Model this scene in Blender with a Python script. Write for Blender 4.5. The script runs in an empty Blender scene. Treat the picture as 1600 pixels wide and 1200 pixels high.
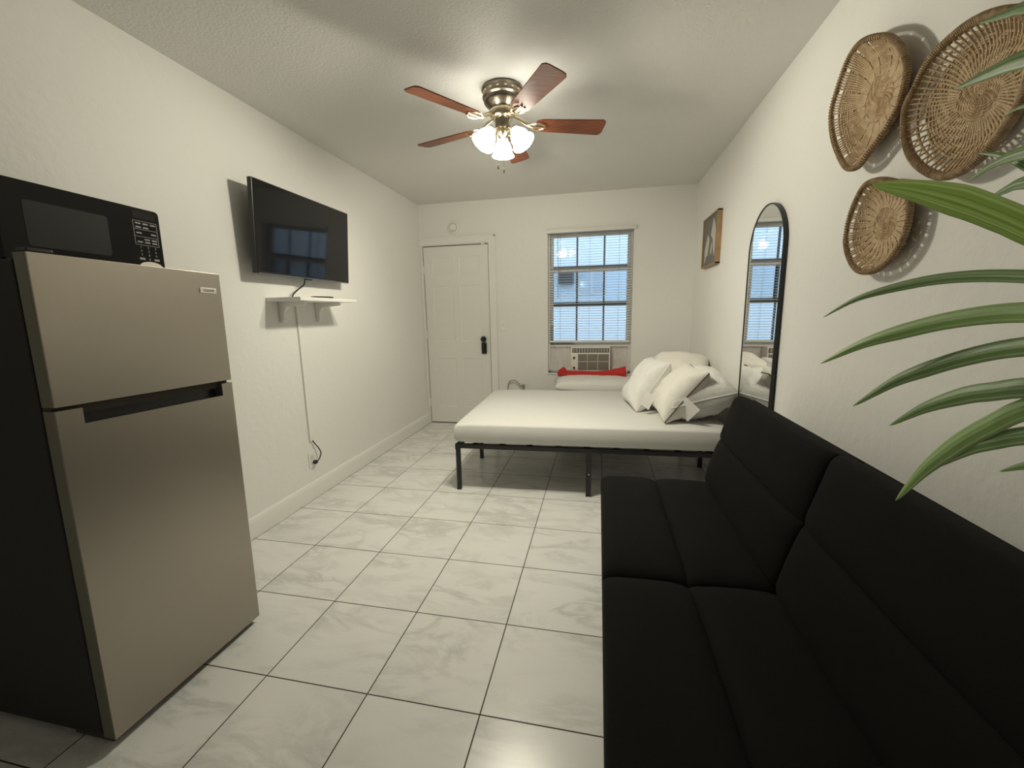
import bpy, bmesh, math, random
from mathutils import Vector, Matrix, Euler, noise
random.seed(7)
C = bpy.context.scene.collection
S = bpy.context.scene
PI = math.pi
W, YB, H, YR = 2.903, 4.548, 2.479, -1.7      # room width, far wall, ceiling, rear wall

# ---------------------------------------------------------------- camera, world, exposure
cam = bpy.data.cameras.new('camera'); camo = bpy.data.objects.new('camera', cam); C.objects.link(camo)
cam.sensor_fit = 'HORIZONTAL'; cam.sensor_width = 36.0; cam.lens = 36*647.283/1600
cam.clip_start = .01
r_ = (0.979216, 0.201899, -0.019294); u_ = (-0.015163, 0.167736, 0.985715); f_ = (-0.202252, 0.964936, -0.167311)
camo.matrix_world = Matrix(((r_[0], u_[0], -f_[0], 1.9794), (r_[1], u_[1], -f_[1], 0.0),
                            (r_[2], u_[2], -f_[2], 1.2734), (0, 0, 0, 1)))
S.camera = camo
world = bpy.data.worlds.new('sky'); S.world = world; world.use_nodes = True
bg = world.node_tree.nodes['Background']
bg.inputs[0].default_value = (0.69, 0.845, 1.0, 1); bg.inputs[1].default_value = 2.0
S.view_settings.view_transform = 'Standard'; S.view_settings.look = 'None'
S.view_settings.exposure = 0.33; S.view_settings.gamma = 1.0; S.view_settings.use_curve_mapping = False
S.cycles.use_denoising = True
S.cycles.max_bounces = 10; S.cycles.diffuse_bounces = 6; S.cycles.glossy_bounces = 5
S.cycles.transparent_max_bounces = 16; S.cycles.sample_clamp_indirect = 6.0
S.cycles.caustics_reflective = False; S.cycles.caustics_refractive = False
LAMP_COL = (1.0, 0.945, 0.755); LAMP_W = 12.0; SHADE_E = 14.0

# ---------------------------------------------------------------- helpers
class MB:
    """collects shapes that become ONE mesh object"""
    def __init__(s): s.bm = bmesh.new()
    def _merge(s, b, M=None):
        if M is not None: bmesh.ops.transform(b, matrix=M, verts=b.verts)
        bmesh.ops.recalc_face_normals(b, faces=b.faces)
        m = bpy.data.meshes.new('t'); b.to_mesh(m); b.free(); s.bm.from_mesh(m); bpy.data.meshes.remove(m); return s
    def box(s, lo, hi, bev=0, M=None, seg=2):
        b = bmesh.new(); bmesh.ops.create_cube(b, size=1)
        for v in b.verts:
            v.co = Vector([(lo[i]+hi[i])/2 + v.co[i]*(hi[i]-lo[i]) for i in range(3)])
        if bev: bmesh.ops.bevel(b, geom=list(b.edges), offset=bev, segments=seg, affect='EDGES', profile=.5)
        return s._merge(b, M)
    def tube(s, pts, r, n=8, close=False, M=None, flat=1.0):
        pts = [Vector(p) for p in pts]; b = bmesh.new(); rings = []; N = len(pts)
        rr = r if isinstance(r, (list, tuple)) else [r]*N
        prev = None
        for i, p in enumerate(pts):
            if close: t = pts[(i+1) % N]-pts[i-1]
            else: t = pts[min(i+1, N-1)]-pts[max(i-1, 0)]
            t.normalize()
            a = Vector((0, 0, 1)) if abs(t.z) < .95 else Vector((1, 0, 0))
            if prev is not None: a = prev
            x = (a - t*a.dot(t)).normalized(); y = t.cross(x); prev = x
            rings.append([b.verts.new(p + x*(math.cos(2*PI*k/n)*rr[i]) + y*(math.sin(2*PI*k/n)*rr[i]*flat)) for k in range(n)])
        for i in range(N if close else N-1):
            A, B = rings[i], rings[(i+1) % N]
            for k in range(n): b.faces.new((A[k], A[(k+1) % n], B[(k+1) % n], B[k]))
        if not close:
            b.faces.new(rings[0]); b.faces.new(rings[-1])
        return s._merge(b, M)
    def lathe(s, prof, n=32, M=None, cap=True):
        b = bmesh.new(); rings = []
        for r, z in prof: rings.append([b.verts.new((r*math.cos(2*PI*k/n), r*math.sin(2*PI*k/n), z)) for k in range(n)])
        for A, B in zip(rings, rings[1:]):
            for k in range(n): b.faces.new((A[k], A[(k+1) % n], B[(k+1) % n], B[k]))
        if cap:
            if prof[0][0] > 1e-5: b.faces.new(rings[0])
            if prof[-1][0] > 1e-5: b.faces.new(rings[-1])
        bmesh.ops.remove_doubles(b, verts=b.verts, dist=1e-6)
        return s._merge(b, M)
    def prism(s, poly, z0, z1, M=None, bev=0):
        b = bmesh.new(); f = b.faces.new([b.verts.new((x, y, z0)) for x, y in poly])
        g = bmesh.ops.extrude_face_region(b, geom=[f])
        for v in g['geom']:
            if isinstance(v, bmesh.types.BMVert): v.co.z = z1
        if bev: bmesh.ops.bevel(b, geom=list(b.edges), offset=bev, segments=2, affect='EDGES')
        return s._merge(b, M)
    def puff(s, lx, ly, t, p=5, n=24, pt=None, wr=0, seed=0, M=None, bow=0, fn=None):
        """cushion centred on the origin, thickness t; p sets how boxy it is"""
        b = bmesh.new(); pt = pt or p
        cs = [math.sin(-PI/2+PI*i/n) for i in range(n+1)]
        sf = lambda u: max(0, 1-abs(u)**pt)**(1/pt)
        top, bot = [], []
        for i, u in enumerate(cs):
            rt, rb = [], []
            for j, v in enumerate(cs):
                e = 1 - bow*(1-abs(v)**1.5)*abs(u)**2; e2 = 1 - bow*(1-abs(u)**1.5)*abs(v)**2
                x, y = u*lx/2*e, v*ly/2*e2
                h = t/2*sf(u)*sf(v)
                if wr:
                    w = noise.fractal(Vector((x*9+seed, y*9, seed*1.7)), .8, 2.1, 4)*wr*min(1, sf(u)*sf(v)*1.6)
                    w2 = noise.fractal(Vector((x*9-seed, y*9+5, seed*.7)), .8, 2.1, 4)*wr*min(1, sf(u)*sf(v)*1.6)
                else: w = w2 = 0
                edge = i in (0, n) or j in (0, n)
                a = b.verts.new((x, y, h+w)); rt.append(a)
                rb.append(a if edge else b.verts.new((x, y, -h+w2)))
            top.append(rt); bot.append(rb)
        for i in range(n):
            for j in range(n):
                b.faces.new((top[i][j], top[i+1][j], top[i+1][j+1], top[i][j+1]))
                q = (bot[i][j], bot[i][j+1], bot[i+1][j+1], bot[i+1][j])
                if len(set(q)) == 4 and set(q) != {top[i][j], top[i+1][j], top[i+1][j+1], top[i][j+1]}: b.faces.new(q)
        if fn:
            for v in b.verts: v.co = Vector(fn(v.co))
        return s._merge(b, M)
    def build(s, name, m, parent=None, loc=None, rot=None, ang=40):
        me = bpy.data.meshes.new(name); s.bm.to_mesh(me); s.bm.free()
        me.materials.append(m)
        me.polygons.foreach_set('use_smooth', [True]*len(me.polygons))
        try: me.set_sharp_from_angle(angle=math.radians(ang))
        except Exception: pass
        o = bpy.data.objects.new(name, me); C.objects.link(o)
        if parent: o.parent = parent
        if loc: o.location = loc
        if rot: o.rotation_euler = rot
        if ang <= 40:
            w = o.modifiers.new('normals', 'WEIGHTED_NORMAL'); w.keep_sharp = True
        return o
def thing(name, label, cat, loc=(0, 0, 0), rot=(0, 0, 0), group=None):
    o = bpy.data.objects.new(name, None); C.objects.link(o); o.location = loc; o.rotation_euler = rot
    o.empty_display_size = .05
    return tag(o, label, cat, group)
def tag(o, label, cat, group=None):
    o['label'] = label; o['category'] = cat
    if group: o['group'] = group
    return o
def struct(o): o['kind'] = 'structure'; return o
def text_mesh(name, body, size, m, parent, M, depth=.0004):
    cu = bpy.data.curves.new('txt', 'FONT'); cu.body = body; cu.size = size; cu.align_x = 'CENTER'; cu.align_y = 'CENTER'; cu.extrude = depth
    t = bpy.data.objects.new('txt', cu); C.objects.link(t)
    me = bpy.data.meshes.new_from_object(t.evaluated_get(bpy.context.evaluated_depsgraph_get()))
    bpy.data.objects.remove(t); me.transform(M); me.materials.clear(); me.materials.append(m)
    o = bpy.data.objects.new(name, me); C.objects.link(o); o.parent = parent; return o
def RX(d): return Matrix.Rotation(math.radians(d), 4, 'X')
def RY(d): return Matrix.Rotation(math.radians(d), 4, 'Y')
def RZ(d): return Matrix.Rotation(math.radians(d), 4, 'Z')
def T(x, y, z): return Matrix.Translation((x, y, z))
def basis(x, y, z, o=(0, 0, 0)):
    return Matrix(((x[0], y[0], z[0], o[0]), (x[1], y[1], z[1], o[1]), (x[2], y[2], z[2], o[2]), (0, 0, 0, 1)))
def smooth(pts, n=6, close=False):
    P = [Vector(p) for p in pts]; N = len(P); out = []
    for i in range(N if close else N-1):
        g = (lambda k: P[k % N]) if close else (lambda k: P[max(0, min(N-1, k))])
        a, b, c, d = g(i-1), g(i), g(i+1), g(i+2)
        for k in range(n):
            t = k/n
            out.append(.5*((2*b)+(c-a)*t+(2*a-5*b+4*c-d)*t*t+(3*b-a-3*c+d)*t**3))
    if not close: out.append(P[-1])
    return out

# ---------------------------------------------------------------- materials
def mat(name, col, rough=.5, metal=0, bump=None, var=None, spec=.5, sheen=0, emit=None, aniso=0):
    m = bpy.data.materials.new(name); m.use_nodes = True; nt = m.node_tree; p = nt.nodes['Principled BSDF']
    p.inputs['Base Color'].default_value = (*col, 1); p.inputs['Roughness'].default_value = rough
    p.inputs['Metallic'].default_value = metal; p.inputs['Specular IOR Level'].default_value = spec
    if sheen:
        p.inputs['Sheen Weight'].default_value = sheen; p.inputs['Sheen Roughness'].default_value = .5
    if emit: p.inputs['Emission Color'].default_value = (*emit[:3], 1); p.inputs['Emission Strength'].default_value = emit[3]
    tc = nt.nodes.new('ShaderNodeTexCoord')
    if bump:                                     # (scale, strength, distance[, stretch])
        n = nt.nodes.new('ShaderNodeTexNoise'); n.inputs['Scale'].default_value = bump[0]; n.inputs['Detail'].default_value = 5
        if len(bump) > 3:
            mp = nt.nodes.new('ShaderNodeMapping'); mp.inputs['Scale'].default_value = bump[3]
            nt.links.new(tc.outputs['Object'], mp.inputs[0]); nt.links.new(mp.outputs[0], n.inputs['Vector'])
        else: nt.links.new(tc.outputs['Object'], n.inputs['Vector'])
        b = nt.nodes.new('ShaderNodeBump'); b.inputs['Strength'].default_value = bump[1]; b.inputs['Distance'].default_value = bump[2]
        nt.links.new(n.outputs['Fac'], b.inputs['Height']); nt.links.new(b.outputs[0], p.inputs['Normal'])
    if var:                                      # (scale, colour2[, stretch])
        n = nt.nodes.new('ShaderNodeTexNoise'); n.inputs['Scale'].default_value = var[0]; n.inputs['Detail'].default_value = 4
        if len(var) > 2:
            mp = nt.nodes.new('ShaderNodeMapping'); mp.inputs['Scale'].default_value = var[2]
            nt.links.new(tc.outputs['Object'], mp.inputs[0]); nt.links.new(mp.outputs[0], n.inputs['Vector'])
        else: nt.links.new(tc.outputs['Object'], n.inputs['Vector'])
        r = nt.nodes.new('ShaderNodeValToRGB'); r.color_ramp.elements[0].color = (*col, 1); r.color_ramp.elements[1].color = (*var[1], 1)
        r.color_ramp.elements[0].position = .35; r.color_ramp.elements[1].position = .65
        nt.links.new(n.outputs['Fac'], r.inputs[0]); nt.links.new(r.outputs[0], p.inputs['Base Color'])
    return m
def glass_mat(name, tint, refl=.9):
    m = bpy.data.materials.new(name); m.use_nodes = True; nt = m.node_tree
    for n in list(nt.nodes): nt.nodes.remove(n)
    o = nt.nodes.new('ShaderNodeOutputMaterial'); t = nt.nodes.new('ShaderNodeBsdfTransparent'); g = nt.nodes.new('ShaderNodeBsdfGlossy')
    x = nt.nodes.new('ShaderNodeMixShader'); f = nt.nodes.new('ShaderNodeFresnel'); f.inputs[0].default_value = 1.5
    t.inputs[0].default_value = (*tint, 1); g.inputs[0].default_value = (refl, refl, refl, 1); g.inputs['Roughness'].default_value = .02
    nt.links.new(f.outputs[0], x.inputs[0]); nt.links.new(t.outputs[0], x.inputs[1]); nt.links.new(g.outputs[0], x.inputs[2]); nt.links.new(x.outputs[0], o.inputs[0])
    return m
def tile_mat():
    m = bpy.data.materials.new('marble_tile'); m.use_nodes = True; nt = m.node_tree; p = nt.nodes['Principled BSDF']; N = nt.nodes.new; Lk = nt.links.new
    geo = N('ShaderNodeNewGeometry'); sub = N('ShaderNodeVectorMath'); sub.operation = 'SUBTRACT'; sub.inputs[1].default_value = (.4237, 1.0900, 0)
    Lk(geo.outputs['Position'], sub.inputs[0])
    div = N('ShaderNodeVectorMath'); div.operation = 'SCALE'; div.inputs['Scale'].default_value = 1/.4; Lk(sub.outputs[0], div.inputs[0])
    fl = N('ShaderNodeVectorMath'); fl.operation = 'FLOOR'; Lk(div.outputs[0], fl.inputs[0])
    fr = N('ShaderNodeVectorMath'); fr.operation = 'FRACTION'; Lk(div.outputs[0], fr.inputs[0])
    sx = N('ShaderNodeSeparateXYZ'); Lk(fr.outputs[0], sx.inputs[0])
    def edge(s):
        a = N('ShaderNodeMath'); a.operation = 'SUBTRACT'; a.inputs[1].default_value = .5; Lk(s, a.inputs[0])
        b = N('ShaderNodeMath'); b.operation = 'ABSOLUTE'; Lk(a.outputs[0], b.inputs[0]); return b.outputs[0]
    mx = N('ShaderNodeMath'); mx.operation = 'MAXIMUM'; Lk(edge(sx.outputs[0]), mx.inputs[0]); Lk(edge(sx.outputs[1]), mx.inputs[1])
    gr = N('ShaderNodeMapRange'); gr.inputs[1].default_value = .5-.0062; gr.inputs[2].default_value = .5-.0045; Lk(mx.outputs[0], gr.inputs[0])
    wn = N('ShaderNodeTexWhiteNoise'); wn.noise_dimensions = '3D'; Lk(fl.outputs[0], wn.inputs['Vector'])
    off = N('ShaderNodeVectorMath'); off.operation = 'MULTIPLY_ADD'; off.inputs[1].default_value = (9, 9, 9); Lk(wn.outputs['Color'], off.inputs[0])
    st = N('ShaderNodeVectorMath'); st.operation = 'MULTIPLY'; st.inputs[1].default_value = (.42, 1, 1); Lk(div.outputs[0], st.inputs[0])
    Lk(st.outputs[0], off.inputs[2])
    n1 = N('ShaderNodeTexNoise'); n1.inputs['Scale'].default_value = 2.6; n1.inputs['Detail'].default_value = 6; n1.inputs['Roughness'].default_value = .62; n1.inputs['Distortion'].default_value = .6
    Lk(off.outputs[0], n1.inputs['Vector'])
    v = edge(n1.outputs['Fac'])
    vr = N('ShaderNodeMapRange'); vr.inputs[1].default_value = 0; vr.inputs[2].default_value = .085; vr.inputs[3].default_value = 1; vr.inputs[4].default_value = 0; Lk(v, vr.inputs[0])
    n2 = N('ShaderNodeTexNoise'); n2.inputs['Scale'].default_value = 1.7; n2.inputs['Detail'].default_value = 3; Lk(off.outputs[0], n2.inputs['Vector'])
    ms = N('ShaderNodeMapRange'); ms.inputs[1].default_value = .36; ms.inputs[2].default_value = .62; Lk(n2.outputs['Fac'], ms.inputs[0])
    vm = N('ShaderNodeMath'); vm.operation = 'MULTIPLY'; Lk(vr.outputs[0], vm.inputs[0]); Lk(ms.outputs[0], vm.inputs[1])
    c0 = N('ShaderNodeMix'); c0.data_type = 'RGBA'; c0.inputs[6].default_value = (.77, .77, .75, 1); c0.inputs[7].default_value = (.70, .70, .68, 1); Lk(n2.outputs['Fac'], c0.inputs[0])
    c1 = N('ShaderNodeMix'); c1.data_type = 'RGBA'; c1.inputs[7].default_value = (.40, .40, .375, 1); Lk(c0.outputs[2], c1.inputs[6])
    k = N('ShaderNodeMath'); k.operation = 'MULTIPLY'; k.inputs[1].default_value = .5; Lk(vm.outputs[0], k.inputs[0]); Lk(k.outputs[0], c1.inputs[0])
    c2 = N('ShaderNodeMix'); c2.data_type = 'RGBA'; c2.inputs[7].default_value = (.055, .042, .03, 1); Lk(c1.outputs[2], c2.inputs[6]); Lk(gr.outputs[0], c2.inputs[0])
    Lk(c2.outputs[2], p.inputs['Base Color']); p.inputs['Specular IOR Level'].default_value = .36
    rg = N('ShaderNodeMapRange'); rg.inputs[3].default_value = .24; rg.inputs[4].default_value = .8; Lk(gr.outputs[0], rg.inputs[0]); Lk(rg.outputs[0], p.inputs['Roughness'])
    inv = N('ShaderNodeMath'); inv.operation = 'SUBTRACT'; inv.inputs[0].default_value = 1; Lk(gr.outputs[0], inv.inputs[1])
    bp = N('ShaderNodeBump'); bp.inputs['Strength'].default_value = .5; bp.inputs['Distance'].default_value = .002; Lk(inv.outputs[0], bp.inputs['Height']); Lk(bp.outputs[0], p.inputs['Normal'])
    return m
def leaf_mat(name, a, b, c, tl=.40):
    m = bpy.data.materials.new(name); m.use_nodes = True; nt = m.node_tree; p = nt.nodes['Principled BSDF']; N = nt.nodes.new; Lk = nt.links.new
    at = N('ShaderNodeAttribute'); at.attribute_name = 'across'
    w = N('ShaderNodeMath'); w.operation = 'MULTIPLY'; w.inputs[1].default_value = 10.0; Lk(at.outputs['Fac'], w.inputs[0])
    n = N('ShaderNodeTexNoise'); n.noise_dimensions = '1D'; n.inputs['Scale'].default_value = 1.0; n.inputs['Detail'].default_value = 3; Lk(w.outputs[0], n.inputs['W'])
    r = N('ShaderNodeValToRGB'); e = r.color_ramp.elements; e[0].position = .36; e[0].color = (*a, 1); e[1].position = .66; e[1].color = (*c, 1)
    x = e.new(.5); x.color = (*b, 1)
    Lk(n.outputs['Fac'], r.inputs[0]); Lk(r.outputs[0], p.inputs['Base Color']); p.inputs['Roughness'].default_value = .45
    tr = N('ShaderNodeBsdfTranslucent'); Lk(r.outputs[0], tr.inputs[0]); mx = N('ShaderNodeMixShader'); mx.inputs[0].default_value = tl
    Lk(p.outputs[0], mx.inputs[1]); Lk(tr.outputs[0], mx.inputs[2]); Lk(mx.outputs[0], nt.nodes['Material Output'].inputs[0])
    return m
M = dict(
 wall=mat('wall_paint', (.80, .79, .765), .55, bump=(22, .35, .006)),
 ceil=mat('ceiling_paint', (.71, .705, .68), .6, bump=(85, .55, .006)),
 trim=mat('trim_paint', (.82, .81, .78), .4),
 door=mat('door_paint', (.80, .785, .75), .42, bump=(40, .08, .002)),
 tile=tile_mat(),
 gap=mat('dark_gap', (.05, .04, .03), .8),
 black_plastic=mat('black_plastic', (.012, .012, .012), .32),
 black_gloss=mat('black_gloss', (.006, .006, .007), .08),
 screen=mat('dark_screen', (.004, .004, .005), .06),
 black_case=mat('black_textured_case', (.008, .0085, .010), .55, bump=(300, .3, .001)),
 steel=mat('brushed_steel', (.39, .355, .305), .36, 1, bump=(40, .10, .001, (1, 14, 1))),
 steel_side=mat('steel_edge', (.22, .205, .175), .45, .7),
 grey_mesh=mat('grey_mesh_glass', (.040, .041, .038), .5, bump=(400, .2, .001), spec=.12),
 panel=mat('oven_front', (.0075, .0070, .0065), .16, spec=.16),
 key=mat('printed_grey', (.42, .42, .41), .5),
 badge=mat('silver_badge', (.80, .76, .70), .35, .3),
 badge_txt=mat('badge_letter', (.10, .09, .08), .5),
 black_metal=mat('black_powdercoat', (.014, .014, .014), .42),
 white_fab=mat('white_mattress_cover', (.69, .685, .665), .85, bump=(260, .15, .001), sheen=.1),
 pillow=mat('white_pillow_cotton', (.83, .825, .80), .85, bump=(34, .5, .008), sheen=.1),
 pillow_c=mat('cream_pillow_cotton', (.82, .795, .74), .85, bump=(20, .22, .005), sheen=.1),
 piping=mat('brown_piping', (.14, .09, .06), .8),
 paper=mat('white_tag', (.86, .85, .83), .6),
 sofa=mat('black_sofa_fabric', (.0062, .0058, .0053), .95, bump=(420, .35, .0012), spec=.15),
 chrome=mat('chrome', (.6, .6, .6), .15, 1),
 nickel=mat('antique_nickel', (.25, .215, .17), .28, 1),
 brass=mat('pale_brass', (.66, .57, .40), .2, 1),
 blade=mat('cherry_wood', (.27, .075, .024), .42, var=(6, (.14, .038, .014), (1.2, 14, 1))),
 shade=mat('lit_frosted_glass', (.9, .88, .82), .4, emit=(1.0, .955, .81, SHADE_E)),
 bulb=mat('lit_bulb', (1, 1, 1), .4, emit=(1.0, .92, .78, 14)),
 raffia=mat('woven_raffia', (.62, .45, .285), .75, bump=(160, .6, .003), var=(45, (.37, .25, .135))),
 raffia_l=mat('light_raffia', (.62, .475, .31), .75, bump=(160, .6, .003), var=(50, (.48, .345, .205))),
 raffia_d=mat('dark_raffia_rim', (.44, .31, .185), .8, bump=(120, .9, .004), var=(60, (.28, .185, .10))),
 oak=mat('pale_oak', (.38, .24, .12), .5, var=(9, (.27, .16, .075), (1, 8, 1))),
 canvas=mat('grey_canvas', (.16, .155, .14), .7),
 canvas_w=mat('white_paint_shape', (.52, .49, .43), .7),
 mirror=mat('mirror_glass', (.90, .92, .91), .0, 1),
 glass=glass_mat('window_glass', (.86, .90, .93)),
 sash=mat('grey_aluminium', (.10, .12, .14), .5, .1),
 sash_w=mat('white_vinyl', (.72, .71, .69), .4),
 slat=mat('white_slat', (.80, .80, .80), .4),
 ac=mat('ivory_plastic', (.76, .73, .68), .42),
 ac_pink=mat('white_accordion', (.82, .79, .775), .5),
 vent=mat('pale_vent_shadow', (.50, .49, .45), .6),
 ac_grille=mat('taupe_grille', (.24, .215, .18), .6),
 dark=mat('dark_slot', (.03, .028, .026), .6),
 red=mat('red_cloth', (.46, .018, .016), .8, bump=(50, .3, .003), sheen=.1),
 cord_w=mat('off_white_cord', (.62, .60, .54), .5),
 cord_g=mat('grey_cord', (.30, .29, .26), .5),
 leaf=leaf_mat('green_leaflet', (.12, .22, .075), (.23, .38, .13), (.52, .62, .40)),
 leaf_backlit=leaf_mat('backlit_green_leaflet', (.38, .50, .20), (.50, .62, .28), (.68, .76, .50), .72),  # green brightened in the colour to stand for light glowing through from behind
 leaf_m=leaf_mat('mid_green_leaflet', (.23, .38, .12), (.34, .52, .18), (.56, .68, .40)),
 stem=mat('green_stem', (.13, .19, .06), .5),
 pot=mat('white_ceramic', (.7, .69, .66), .3),
 soil=mat('potting_soil', (.03, .02, .012), .95, bump=(60, .8, .01)),
 out_wall=mat('pale_blue_render', (.70, .76, .80), .8, bump=(8, .1, .01)),
 out_ground=mat('concrete', (.42, .42, .42), .9, bump=(12, .2, .01)),
 out_dark=mat('slate_grey', (.10, .115, .13), .6),
)
# ---------------------------------------------------------------- room shell
WT = .16
DX0, DX1, DZ = .026, .790, 2.035                    # door opening
WX0, WX1, WZ0, WZ1 = 1.440, 2.318, .620, 2.122      # window opening
struct(MB().box((-.2, YR-.2, -.1), (W+.2, YB+WT, 0)).build('floor', M['tile']))
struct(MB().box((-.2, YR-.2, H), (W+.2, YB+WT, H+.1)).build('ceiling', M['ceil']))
struct(MB().box((-.2, YR, 0), (0, YB, H)).build('wall_left', M['wall']))
struct(MB().box((W, YR, 0), (W+.2, YB, H)).build('wall_right', M['wall']))
struct(MB().box((-.2, YR-.2, 0), (W+.2, YR, H)).build('wall_rear', M['wall']))
b = MB()
for lo, hi in (((-.2, 0), (DX0, H)), ((DX0, DZ), (DX1, H)), ((DX1, 0), (WX0, H)), ((WX0, 0), (WX1, WZ0)), ((WX0, WZ1), (WX1, H)), ((WX1, 0), (W+.2, H))):
    b.box((lo[0], YB, lo[1]), (hi[0], YB+WT, hi[1]))
struct(b.build('wall_far', M['wall']))
def baseboard(name, lo, hi, axis):
    b = MB(); prof = [(0, 0), (.014, 0), (.014, .088), (.011, .096), (.011, .103), (.006, .118), (0, .122)]
    if axis == 'L': Mx = basis((1, 0, 0), (0, 0, 1), (0, -1, 0), (lo[0], hi, 0)); ln = hi-lo[1]
    elif axis == 'R': Mx = basis((-1, 0, 0), (0, 0, 1), (0, 1, 0), (lo[0], lo[1], 0)); ln = hi-lo[1]
    else: Mx = basis((0, -1, 0), (0, 0, 1), (-1, 0, 0), (hi, lo[1], 0)); ln = hi-lo[0]
    b.prism(prof, 0, ln, M=Mx); struct(b.build(name, M['trim']))
baseboard('baseboard_left', (0, YR), YB-.016, 'L')
baseboard('baseboard_right', (W, YR), YB, 'R')
baseboard('baseboard_far', (DX1+.088, YB), W-.014, 'F')
# door casing
b = MB()
b.box((DX1+.004, YB-.018, 0), (DX1+.080, YB, DZ+.080), .004)
b.box((.001, YB-.018, DZ+.006), (DX1+.004, YB, DZ+.080), .004)
b.box((.001, YB-.014, 0), (DX0-.004, YB, DZ+.006), .003)
b.box((DX1+.062, YB-.024, 0), (DX1+.082, YB, DZ+.082), .004); b.box((.001, YB-.024, DZ+.064), (DX1+.082, YB, DZ+.084), .004)
struct(b.build('trim_1', M['trim']))
b = MB()                                             # jambs and stops inside the opening
b.box((DX0, YB+.045, 0), (DX1, YB+.050, .018)); b.box((DX0, YB+.05, 0), (DX0+.012, YB+WT, DZ)); b.box((DX1-.012, YB+.05, 0), (DX1, YB+WT, DZ)); b.box((DX0, YB+.05, DZ-.012), (DX1, YB+WT, DZ))
b.box((DX0, YB+.07, 0), (DX1, YB+.09, DZ))
struct(b.build('trim_2', M['gap']))
# door: slab with six embossed panels
door = thing('door_1', 'white six panel entry door with black keypad lock', 'door', (DX0, YB, 0)); struct(door)
dw = DX1-DX0; g = .007
def door_slab():
    xs = [g, .105, .345, .42, .66, dw-g]; zs = [.012, .20, .78, .97, 1.60, 1.71, 1.915, DZ-g-.002]
    b = bmesh.new(); V = {}
    def v(x, y, z):
        k = (round(x, 5), round(y, 5), round(z, 5))
        if k not in V: V[k] = b.verts.new(k)
        return V[k]
    y0 = .006
    def quad(*p): b.faces.new([v(*q) for q in p])
    for i in range(len(xs)-1):
        for j in range(len(zs)-1):
            x0, x1, z0, z1 = xs[i], xs[i+1], zs[j], zs[j+1]
            if i in (1, 3) and j in (1, 3, 5):
                prev = (x0, x1, z0, z1, y0)
                for ins, dy in ((.010, .004), (.022, .004), (.040, .000)):
                    n = (x0+ins, x1-ins, z0+ins, z1-ins, y0+dy)
                    a, c = prev, n
                    quad((a[0], a[4], a[2]), (a[1], a[4], a[2]), (c[1], c[4], c[2]), (c[0], c[4], c[2]))
                    quad((a[1], a[4], a[2]), (a[1], a[4], a[3]), (c[1], c[4], c[3]), (c[1], c[4], c[2]))
                    quad((a[1], a[4], a[3]), (a[0], a[4], a[3]), (c[0], c[4], c[3]), (c[1], c[4], c[3]))
                    quad((a[0], a[4], a[3]), (a[0], a[4], a[2]), (c[0], c[4], c[2]), (c[0], c[4], c[3]))
                    prev = n
                a = prev; quad((a[0], a[4], a[2]), (a[1], a[4], a[2]), (a[1], a[4], a[3]), (a[0], a[4], a[3]))
            else: quad((x0, y0, z0), (x1, y0, z0), (x1, y0, z1), (x0, y0, z1))
    m = MB(); m._merge(b); m.box((g, .012, .012), (dw-g, .044, DZ-g-.002)); return m
door_slab().build('door_slab', M['door'], door, ang=20)
lk = bpy.data.objects.new('keypad_lock', None); C.objects.link(lk); lk.parent = door; lk.location = (.688, .006, .905)
MB().box((-.030, -.030, -.075), (.030, 0, .052), .012, seg=3).build('keypad_body', M['black_plastic'], lk)
MB().box((-.022, -.0312, -.062), (.022, -.0295, .040), .004).build('keypad_face', M['black_gloss'], lk)
MB().lathe([(.0, -.052), (.024, -.052), (.031, -.046), (.033, -.030), (.026, -.012), (.026, 0), (0, 0)], M=T(0, 0, .092) @ RX(-90) @ Matrix.Scale(1, 4)).build('door_knob', M['black_metal'], lk)
for z in (.25, 1.05, 1.78):
    MB().tube([(0, -.012, z-.045), (0, -.012, z+.045)], .006).box((0, -.010, z-.044), (.012, .006, z+.044)).build('hinge', M['trim'], door)
s = MB().box((-.030, -.014, .004), (.030, 0, .026), .004).box((-.018, -.012, -.030), (.02, .002, -.006), .003).build('door_contact_sensor', M['trim'], None, (.735, YB-.018, DZ+.012))
tag(s, 'small white contact sensor at the top right corner of the door', 'sensor')
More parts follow.
